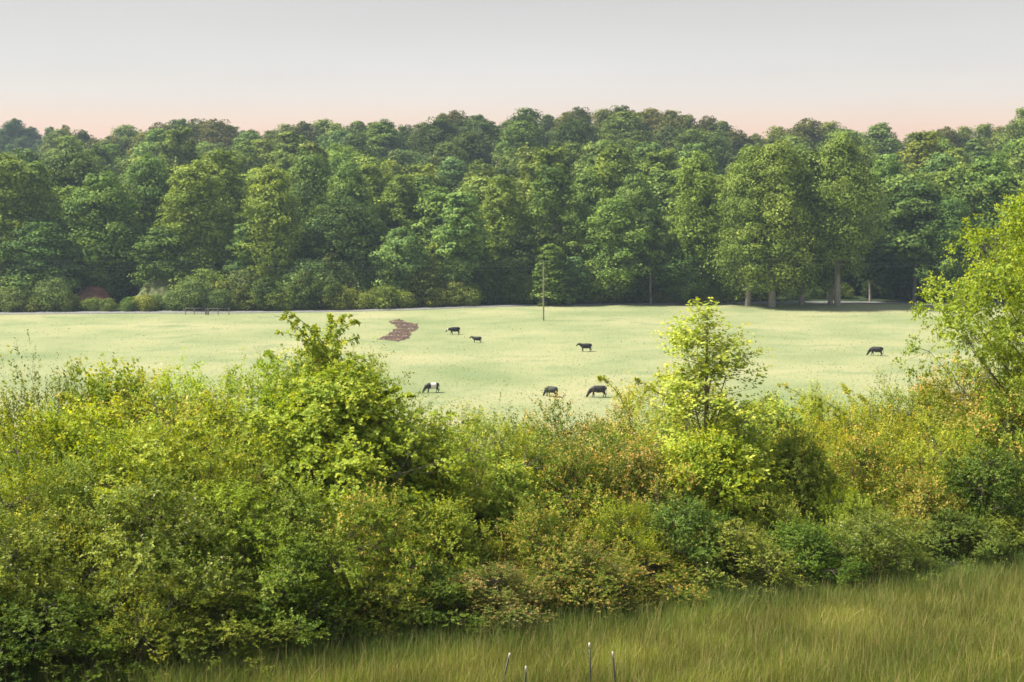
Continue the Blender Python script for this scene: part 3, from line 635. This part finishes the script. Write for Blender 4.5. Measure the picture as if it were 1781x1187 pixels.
def bank(name, px0, px1, Y, z0, z1, m, kind='structure', seed=1):
    q = np.random.default_rng(seed); xs_ = np.linspace(pix(px0, Y), pix(px1, Y), 30); t = np.linspace(0, 1, 12)
    X, T = np.meshgrid(xs_, t); e = np.sin(np.pi * (X - xs_[0]) / (xs_[-1] - xs_[0])) ** .5
    Z = z0 + (z1 - z0) * T * e + q.normal(0, .08, X.shape); Yy = Y + T * 6 * (1.2) + q.normal(0, .15, X.shape)
    V = np.stack([X, Yy, Z], -1).reshape(-1, 3); nx, ny = X.shape[1], X.shape[0]; i = (np.arange(nx - 1)[None] + nx * np.arange(ny - 1)[:, None]).ravel()
    put(name, raw_mesh(name, V, np.stack([i, i + 1, i + nx + 1, i + nx], -1), m, smooth=True), kind=kind)
bank('clay_bank', 108, 176, 284.5, 1.0, 4.3, M_CLAY2)
M_CLEAR = simple('clearing_grass', (.085, .105, .035), (.14, .16, .06), .8, rough=.95, bump=.4)
bank('hillside_clearing', 226, 306, 286, 1.5, 7.4, M_CLEAR, seed=2)

# ------------------------------------------------------------------ cows
def ring_tube(pts, n=14):
    """closed tube through (x, y, z, half width, half height)"""
    p = np.array(pts, float); C = p[:, :3]; T = np.gradient(C, axis=0); T = unit(T); Yv = np.array([0, 1., 0])
    U = unit(np.cross(T, Yv)); an = np.arange(n) * 2 * math.pi / n
    V = C[:, None] + np.cos(an)[None, :, None] * Yv * p[:, 3][:, None, None] + np.sin(an)[None, :, None] * U[:, None] * p[:, 4][:, None, None]
    m_ = len(p); V = V.reshape(-1, 3).tolist(); Fc = []
    for i in range(m_ - 1):
        for j in range(n): Fc.append((i * n + j, i * n + (j + 1) % n, (i + 1) * n + (j + 1) % n, (i + 1) * n + j))
    Fc.append(tuple(range(n))[::-1]); Fc.append(tuple((m_ - 1) * n + j for j in range(n)))
    return V, Fc
def cow_mesh(pose):
    """faces -X, feet at z=0; overlapping closed forms remeshed into one continuous body"""
    T = [[(-.80, 0, 1.02, .09, .16), (-.70, 0, 1.00, .17, .27), (-.52, 0, .99, .25, .36), (-.25, 0, .98, .31, .38), (0, 0, .95, .36, .41), (.30, 0, .97, .37, .39), (.58, 0, 1.04, .33, .33), (.76, 0, 1.08, .26, .27), (.86, 0, 1.09, .14, .16)]]
    hd = {'stand': [(-.55, 1.06, .20, .31), (-.80, 1.15, .15, .25), (-1.00, 1.25, .12, .18), (-1.12, 1.29, .12, .15), (-1.24, 1.24, .125, .14), (-1.40, 1.10, .09, .105), (-1.50, 1.00, .085, .09), (-1.53, .97, .05, .05)],
          'graze': [(-.52, .98, .20, .32), (-.80, .84, .15, .26), (-.99, .62, .12, .19), (-1.07, .47, .12, .155), (-1.14, .36, .125, .14), (-1.24, .18, .09, .105), (-1.29, .07, .085, .09), (-1.30, .03, .05, .05)],
          'walk': [(-.55, 1.02, .20, .31), (-.84, 1.02, .15, .25), (-1.06, .98, .12, .18), (-1.18, .94, .12, .15), (-1.28, .85, .125, .14), (-1.42, .68, .09, .105), (-1.50, .58, .085, .09), (-1.52, .55, .05, .05)]}[pose]
    T.append([(x, 0, z, w_, h) for x, z, w_, h in hd]); ex, ezz = hd[3][0], hd[3][1]
    for s_ in (-1, 1): T.append([(ex + .02, s_ * .08, ezz + .06, .03, .05), (ex + .05, s_ * .20, ezz + .06, .045, .06), (ex + .07, s_ * .30, ezz + .02, .02, .03)])
    T.append([(.80, 0, 1.28, .04, .04), (.92, 0, 1.18, .035, .035), (.95, 0, .85, .03, .03), (.94, 0, .55, .032, .032), (.94, 0, .40, .05, .05), (.94, 0, .30, .03, .03)])
    off = {'stand': (.04, -.06, .06, -.06), 'graze': (-.16, .10, .10, -.10), 'walk': (.14, -.14, -.14, .12)}[pose]
    for k, (s_, fr) in enumerate([(-1, 1), (1, 1), (-1, 0), (1, 0)]):
        o = off[k]
        if fr: T.append([(-.50, s_ * .14, .95, .12, .18), (-.51, s_ * .17, .72, .11, .14), (-.50 + o * .3, s_ * .17, .52, .075, .085), (-.49 + o * .6, s_ * .17, .38, .06, .062), (-.49 + o * .9, s_ * .17, .14, .042, .045), (-.51 + o, s_ * .17, .06, .055, .06), (-.53 + o, s_ * .17, 0, .06, .065)])
        else: T.append([(.62, s_ * .16, 1.08, .15, .22), (.62, s_ * .19, .80, .14, .21), (.60 + o * .3, s_ * .19, .64, .11, .14), (.72 + o * .5, s_ * .19, .46, .06, .08), (.74 + o * .6, s_ * .19, .38, .052, .062), (.70 + o * .9, s_ * .19, .14, .042, .047), (.68 + o, s_ * .19, .06, .055, .06), (.66 + o, s_ * .19, 0, .06, .065)])
    T.append([(.42, 0, .66, .12, .06), (.50, 0, .60, .13, .08), (.58, 0, .64, .1, .06)])
    V, Fc = [], []
    for q in T:
        v, f = ring_tube(q); o = len(V); V += v; Fc += [tuple(a + o for a in ff) for ff in f]
    me = bpy.data.meshes.new('cow_form'); me.from_pydata(V, [], Fc); ob = bpy.data.objects.new('cow_tmp', me); COL.objects.link(ob)
    rm = ob.modifiers.new('r', 'REMESH'); rm.mode = 'VOXEL'; rm.voxel_size = .028; rm.use_smooth_shade = True
    sm = ob.modifiers.new('s', 'SMOOTH'); sm.iterations = 4; sm.factor = .5
    dg = bpy.context.evaluated_depsgraph_get(); dg.update(); m2 = bpy.data.meshes.new_from_object(ob.evaluated_get(dg)); m2.name = 'cow_' + pose
    bpy.data.objects.remove(ob); bpy.data.meshes.remove(me); m2.materials.clear(); return m2
CM = {p: cow_mesh(p) for p in ('stand', 'graze', 'walk')}
def cow(pose, px, py, wpx, label, rz=0, m=M_COW, s=None, belt=False, face=False):
    Y = F * CAMZ / (py - YH); x = pix(px, Y); me = CM[pose].copy()
    me.materials.append(m); me.materials.append(M_WHITE)
    for p in me.polygons:
        c = p.center
        if belt and -.22 < c.x < .50 and c.z > .52: p.material_index = 1
        if face and c.x < -1.17 and c.z > .66 and abs(c.x + 1.24) < .075: p.material_index = 1
    s = (s or 1.0) * 1.12
    o = put('cow', me, label=label, cat='cow', group='cattle in the pasture', loc=(x, Y, gz(x, Y) - .08)); o.rotation_euler = (0, 0, rz); o.scale = (s, s, s)
cow('walk', 790, 582, 20, 'black cow with a white face patch, head lowered, farthest cow nearest the bare red earth', face=True, s=.92, rz=.25)
cow('stand', 829, 596, 18, 'black calf standing just right of and below the white-faced cow', s=.74, rz=-.15)
cow('stand', 1020, 611, 22, 'black cow standing broadside with head up, below the utility pole', s=.90, rz=.1)
cow('graze', 1529, 620, 22, 'lone black cow grazing at the right side of the pasture', s=.97, rz=-.35)
cow('graze', 750, 684, 27, 'belted cow with a broad white band round its middle, grazing beside the vine mound', belt=True, s=.88, rz=.3)
cow('graze', 960, 690, 22, 'black cow half hidden behind a golden bush top, left of the brownish cow', rz=-.7, s=.92)
cow('graze', 1042, 690, 32, 'large brownish-black cow grazing right of the half-hidden black cow', m=M_COWB, s=1.02, rz=.05)
cow('walk', 820, 752, 20, 'dark cow almost wholly hidden behind the hedge top, below the other cattle', s=.9, face=True)

# ------------------------------------------------------------------ poles, wires, gate, posts, house
def boxes(bs):
    V, Fc = [], []
    for (cx, cy, cz, sx, sy, sz) in bs:
        o = len(V)
        for a in (-1, 1):
            for b in (-1, 1):
                for c in (-1, 1): V.append((cx + a * sx / 2, cy + b * sy / 2, cz + c * sz / 2))
        for f in [(0, 1, 3, 2), (4, 6, 7, 5), (0, 4, 5, 1), (2, 3, 7, 6), (0, 2, 6, 4), (1, 5, 7, 3)]: Fc.append([o + q for q in f])
    return np.array(V, float), np.array(Fc)
def tube(p0, p1, r0, r1, sides=10, K=6, sag=(0, 0, 0)):
    return limbs(np.array([p0], float), np.array([p1], float), np.array([r0]), np.array([r1]), np.array([sag], float), sides, K)
def emp(name, loc, label, cat, group=None, rot=(0, 0, 0)):
    e = put(name, None, label=label, cat=cat, group=group, loc=loc); e.rotation_euler = rot; return e
Yp = F * CAMZ / (560 - YH); xp = pix(945.5, Yp); zt = (560 - 457) / F * Yp
e = emp('utility_pole', (xp, Yp, gz(xp, Yp)), 'slim weathered wooden utility pole standing alone at the far side of the pasture', 'pole')
put('pole', raw_mesh('utility_pole_shaft', *tube((0, 0, -1), (0, 0, zt), .17, .115), M_POLE, smooth=True), e)
put('insulator', raw_mesh('insulator', *merge([tube((0, 0, zt - .02), (0, 0, zt + .22), .05, .04, 8, 3), boxes([(0, -.14, zt - .9, .10, .10, .16), (0, -.14, zt - 1.5, .10, .10, .16)])]), M_GREY), e)
Yc = 300
e = emp('utility_pole', (pix(129, 318), 318, gz(pix(129, 318), 318)), 'brown pole with a white transformer can, half hidden among the trees at the left', 'pole')
zz_ = CAMZ - (377 - YH) / F * 318 - gz(pix(129, 318), 318)
put('pole', raw_mesh('pole2', *tube((0, 0, -1), (0, 0, zz_), .2, .15), M_POLE, smooth=True), e)
put('transformer', raw_mesh('transformer', *tube((-.42, -.2, zz_ - 2.5), (-.42, -.2, zz_ - 1.4), .28, .28, 12, 3), simple('white_can', (.6, .6, .62), (.75, .75, .76), 3), smooth=True), e)
for dz, lb in ((.1, 'topmost thin cable strung across the wood edge from the pole top'), (-.9, 'middle thin cable below the pole top'), (-1.5, 'lowest thin cable below the pole top')):
    zt2 = gz(xp, Yp) + zt + dz
    o = put('power_cable', raw_mesh('power_cable', *merge([tube((-130, 275, zt2 - .2), (xp, Yp, zt2), .006, .006, 4, 24, (0, 0, -1.0)), tube((xp, Yp, zt2), (130, 292, zt2 - .1), .006, .006, 4, 24, (0, 0, -1.0))]), M_WIRE), label=lb, cat='cable', group='cables along the wood edge')
# pipe gate beside the road
gx0, gx1, Yg = pix(320, 273.5), pix(396, 273.5), 273.5
e = emp('field_gate', (gx0, Yg, 0), 'low grey rail gate and fence panel at the roadside, left of the leafy spire', 'gate')
Lg = gx1 - gx0; ps = [0, Lg * .2, Lg * .47, Lg * .52, Lg * .75, Lg]
for i_, q in enumerate(ps):
    h = 1.35; put('fence_post', raw_mesh('gp', *tube((q, 0, -.4), (q, 0, h), .09 if i_ not in (2, 3) else .16, .08 if i_ not in (2, 3) else .15, 8, 3), M_GREY if i_ != 2 else M_BARKD), e)
put('rail', raw_mesh('gr', *merge([boxes([(Lg * .235, 0, 1.25, Lg * .47, .05, .08)]), boxes([(Lg * .76, 0, 1.2, Lg * .48, .05, .08)]), boxes([(Lg * .235, 0, .7, Lg * .47, .04, .05)]), boxes([(Lg * .76, 0, .7, Lg * .48, .04, .05)])]), M_GREY), e)
Yq = 291; xq = pix(819, Yq)
e = emp('feed_frame', (xq, Yq, 0), 'small pale pipe frame standing by the road above the far cows', 'frame')
put('frame', raw_mesh('ff', *merge([tube((-.75, 0, -.2), (-.75, 0, .95), .05, .05, 6, 2), tube((.75, 0, -.2), (.75, 0, .95), .05, .05, 6, 2), tube((-.8, 0, .95), (.8, 0, .95), .05, .05, 6, 2)]), M_GREY), e)
# steel T-posts at the bottom of the photo
def tpost(px, ytop, Y, tilt, label):
    x = pix(px, Y); zt = CAMZ - (ytop - YH) / F * Y; h = 1.45; g_ = zt - h
    e = emp('fence_post', (x - math.tan(tilt) * h, Y, g_), label, 'fence post', 'steel fence posts in the near grass', (0, tilt, random.uniform(-.3, .3)))
    put('shaft', raw_mesh('tp', *merge([boxes([(0, 0, (h - .13) / 2 - .15, .034, .006, h - .13 + .3), (0, .019, (h - .13) / 2 - .15, .006, .032, h - .13 + .3)]), boxes([(0, -.007, .35 + k * .055, .012, .008, .018) for k in range(17)])]), M_POSTG), e)
    put('painted_tip', raw_mesh('tt', *boxes([(0, 0, h - .065, .0355, .0075, .13), (0, .0205, h - .065, .0075, .0335, .13)]), M_TIP), e)
tpost(887.5, 1156, 25.6, .23, 'steel post leaning right with a tan-stained white tip, leftmost at the bottom edge')
tpost(916, 1184, 25.2, .05, 'steel post of which only the very tip of white shows at the bottom edge')
tpost(1029.5, 1140, 25.8, -.04, 'tallest upright steel post with a white painted tip at the bottom edge')
tpost(1071, 1155, 25.6, -.09, 'right steel post with a worn white tip, leaning slightly left')
for px, yt, Y, lb in ((95, 1151, 27.2, 'pale wooden stake in the dark hedge foot at the lower left corner'), (150, 1104, 28.6, 'grey stake deeper in the hedge behind the lower left stake')):
    x = pix(px, Y); zt = CAMZ - (yt - YH) / F * Y; g_ = gz(x, Y)
    put('stake', raw_mesh('stake', *tube((0, 0, -.2), (.02, 0, zt - g_), .022, .02, 6, 3), M_GREY), label=lb, cat='stake', loc=(x, Y - .9, g_))
x, Y = pix(1497, 37.0), 37.0
put('dry_stalk', raw_mesh('ds', *merge([tube((0, 0, -.1), (.03, 0, 1.0), .02, .012, 5, 3), tube((.02, 0, .35), (.09, 0, 1.05), .012, .008, 5, 3), tube((0, 0, .3), (-.05, 0, .8), .012, .006, 5, 3)]), M_RUST), label='reddish dry forked stalk at the foot of the hedge on the right', cat='stalk', loc=(x, Y, gz(x, Y)))
# far house behind the left-edge trees
Yh = 650; xh = pix(47, Yh); zh = CAMZ + (YH - 281) / F * Yh
e = emp('house', (xh, Yh, zh), 'far low house with a stepped pale grey roof showing between trees at the upper left', 'house')
def prism(x0, x1, y0, y1, z0, z1, ov=.4):
    V = np.array([(x0 - ov, y0 - ov, z0), (x1 + ov, y0 - ov, z0), (x1 + ov, y1 + ov, z0), (x0 - ov, y1 + ov, z0), (x0 - ov, (y0 + y1) / 2, z1), (x1 + ov, (y0 + y1) / 2, z1)], float)
    return V, np.array([(0, 1, 5, 4), (2, 3, 4, 5), (0, 4, 3, 3), (1, 2, 5, 5), (0, 3, 2, 1)])
def tri_safe(name, parts, m):
    me = bpy.data.meshes.new(name); Vs, Fs, o = [], [], 0
    for V, Fc in parts:
        Vs += [tuple(q) for q in V]; Fs += [tuple(dict.fromkeys(int(a) + o for a in f)) for f in Fc]; o += len(V)
    me.from_pydata(Vs, [], Fs); me.materials.append(m); return me
put('wall', raw_mesh('hw', *boxes([(-1.5, 4, -1.5, 5, 8, 4), (3, 4, -2, 5.5, 8, 3.5)]), M_WALLS), e)
put('roof', tri_safe('hr', [prism(-4, 1, 0, 8, .5, 2.6), prism(1, 6, .1, 7.9, -.25, 2.0)], M_ROOF), e)
put('window', raw_mesh('hwin', *boxes([(-2.5, -.02, -.9, .9, .06, 1.1), (.0, -.02, -.9, .9, .06, 1.1), (3.2, -.02, -1.3, 1, .06, 1)]), simple('dark_glass', (.02, .025, .03), (.04, .045, .05), 2, rough=.1)), e)

# ------------------------------------------------------------------ labels
def setlab(i, lab, cat, group=None):
    o = i['obj']; o['label'] = lab; o['category'] = cat
    if group: o['group'] = group
REF = [(0, 'photo left edge'), (60, 'far-left knoll'), (130, 'skyline dip'), (182, 'forked-trunk tree'), (270, 'small clearing'), (340, 'tree beside the clearing'), (400, 'roadside gate'), (476, 'narrow column tree'),
       (600, 'dark broad tree'), (697, 'small bright tree'), (803, 'ragged pale tree'), (872, 'far black cows'), (945, 'utility pole'), (1068, 'full rounded tree'), (1133, 'white-stemmed tree'), (1210, 'tall sapling in the hedge'),
       (1345, 'big pasture-edge grove'), (1459, 'bare pale trunk'), (1592, 'thin pale leaning stem'), (1700, 'bright near tree'), (1781, 'photo right edge')]
used = {}
def near_ref(px, refs=REF):
    b = min(refs, key=lambda q: abs(q[0] - px)); d = px - b[0]
    return b[1], ('left of' if d < -9 else 'right of' if d > 9 else 'in line with')
ORD = ['first', 'second', 'third', 'fourth', 'fifth', 'sixth', 'seventh', 'eighth', 'ninth', 'tenth', 'eleventh', 'twelfth']
def ordinals(items, fmt, cat, group, refs=REF):
    """label by place relative to the nearest landmark; rank within look-alikes counted from the left"""
    b = {}
    for i in items:
        ref, side = near_ref(i['px'], refs); b.setdefault((fmt(i), ref, side), []).append(i)
    for (f_, ref, side), L in b.items():
        rx_ = [q[0] for q in refs if q[1] == ref][0]; L.sort(key=lambda i: abs(i['px'] - rx_))
        for j, i in enumerate(L):
            setlab(i, '%s %s%s the %s' % (f_, '' if len(L) == 1 else ('nearest one ', 'second one ', 'third one ', 'fourth one ', 'fifth one ', 'sixth one ')[min(j, 5)], side, ref), cat, group)
ROWN = {0: 'lowest on the slope', 1: 'low on the slope', 2: 'in the third rank', 3: 'a third up', 4: 'in the understorey', 5: 'at mid-slope', 6: 'above mid-slope', 7: 'two thirds up', 8: 'high on the slope', 9: 'just below the skyline'}
for i in ALL:
    if i.get('label'): setlab(i, i['label'], 'tree' if i['row'] in ('hero', 21) or i['kind'] in ('sapling', 'edge_tree') else 'vine')
ordinals([i for i in ALL if i['kind'] == 'back'], lambda i: '%s tree crown %s,' % ('dark' if i['dark'] or i['tone'] < .93 else 'pale' if i['tone'] > 1.08 else 'mid-green', ROWN[i['row']]), 'tree', 'trees of the wooded slope')
ordinals([i for i in ALL if i['kind'] == 'sky'], lambda i: '%s treetop on the skyline,' % ('dark' if i['dark'] or i['tone'] < .8 else 'green'), 'tree', 'trees along the skyline')
ordinals([i for i in ALL if i['kind'] == 'bush'], lambda i: '%s bush %s,' % ('dark' if i['tone'] < .95 else 'light green', 'on the road verge' if i['row'] == 30 else 'behind the verge bushes'), 'bush', 'bushes along the wood edge')
HREF = [(0, 'left edge'), (240, 'pale upper-left sprays'), (598, 'vine mound'), (820, 'hidden cow'), (950, 'half-hidden black cow'), (1060, 'brownish cow'), (1232, 'tall sapling'), (1425, 'small lime sapling'), (1497, 'dry red stalk'), (1781, 'right edge')]
HR = {40: 'at the hedge foot', 41: 'low in the hedge', 42: 'half way up the hedge', 43: 'high in the hedge', 44: 'on the hedge top'}
ordinals([i for i in ALL if 40 <= (i['row'] if i['row'] != 'hero' else 0) < 45], lambda i: '%s %s,' % (DESC[i['kind']], HR[i['row']]), 'bush', 'bushes of the near hedge', HREF)

# ------------------------------------------------------------------ haze
hv, hf = boxes([(0, 1170, 48.5, 2900, 2560, 106)])
m, t, o = mat('haze_air'); pv = N(t, 'ShaderNodeVolumePrincipled'); pv.inputs['Color'].default_value = (.62, .80, 1, 1); pv.inputs['Density'].default_value = .00017; pv.inputs['Anisotropy'].default_value = .2
t.links.new(pv.outputs[0], o.inputs['Volume'])
put('haze', raw_mesh('haze', hv, hf, m), kind='stuff', label='thin bluish evening haze over the fields and woods', cat='haze')
print('plants', len(ALL), 'verts', sum(len(x.vertices) for x in bpy.data.meshes))

for o in bpy.data.objects:
    if o.get('label') and len(o['label'].split()) > 16: print('LONG', o.name, o['label'])
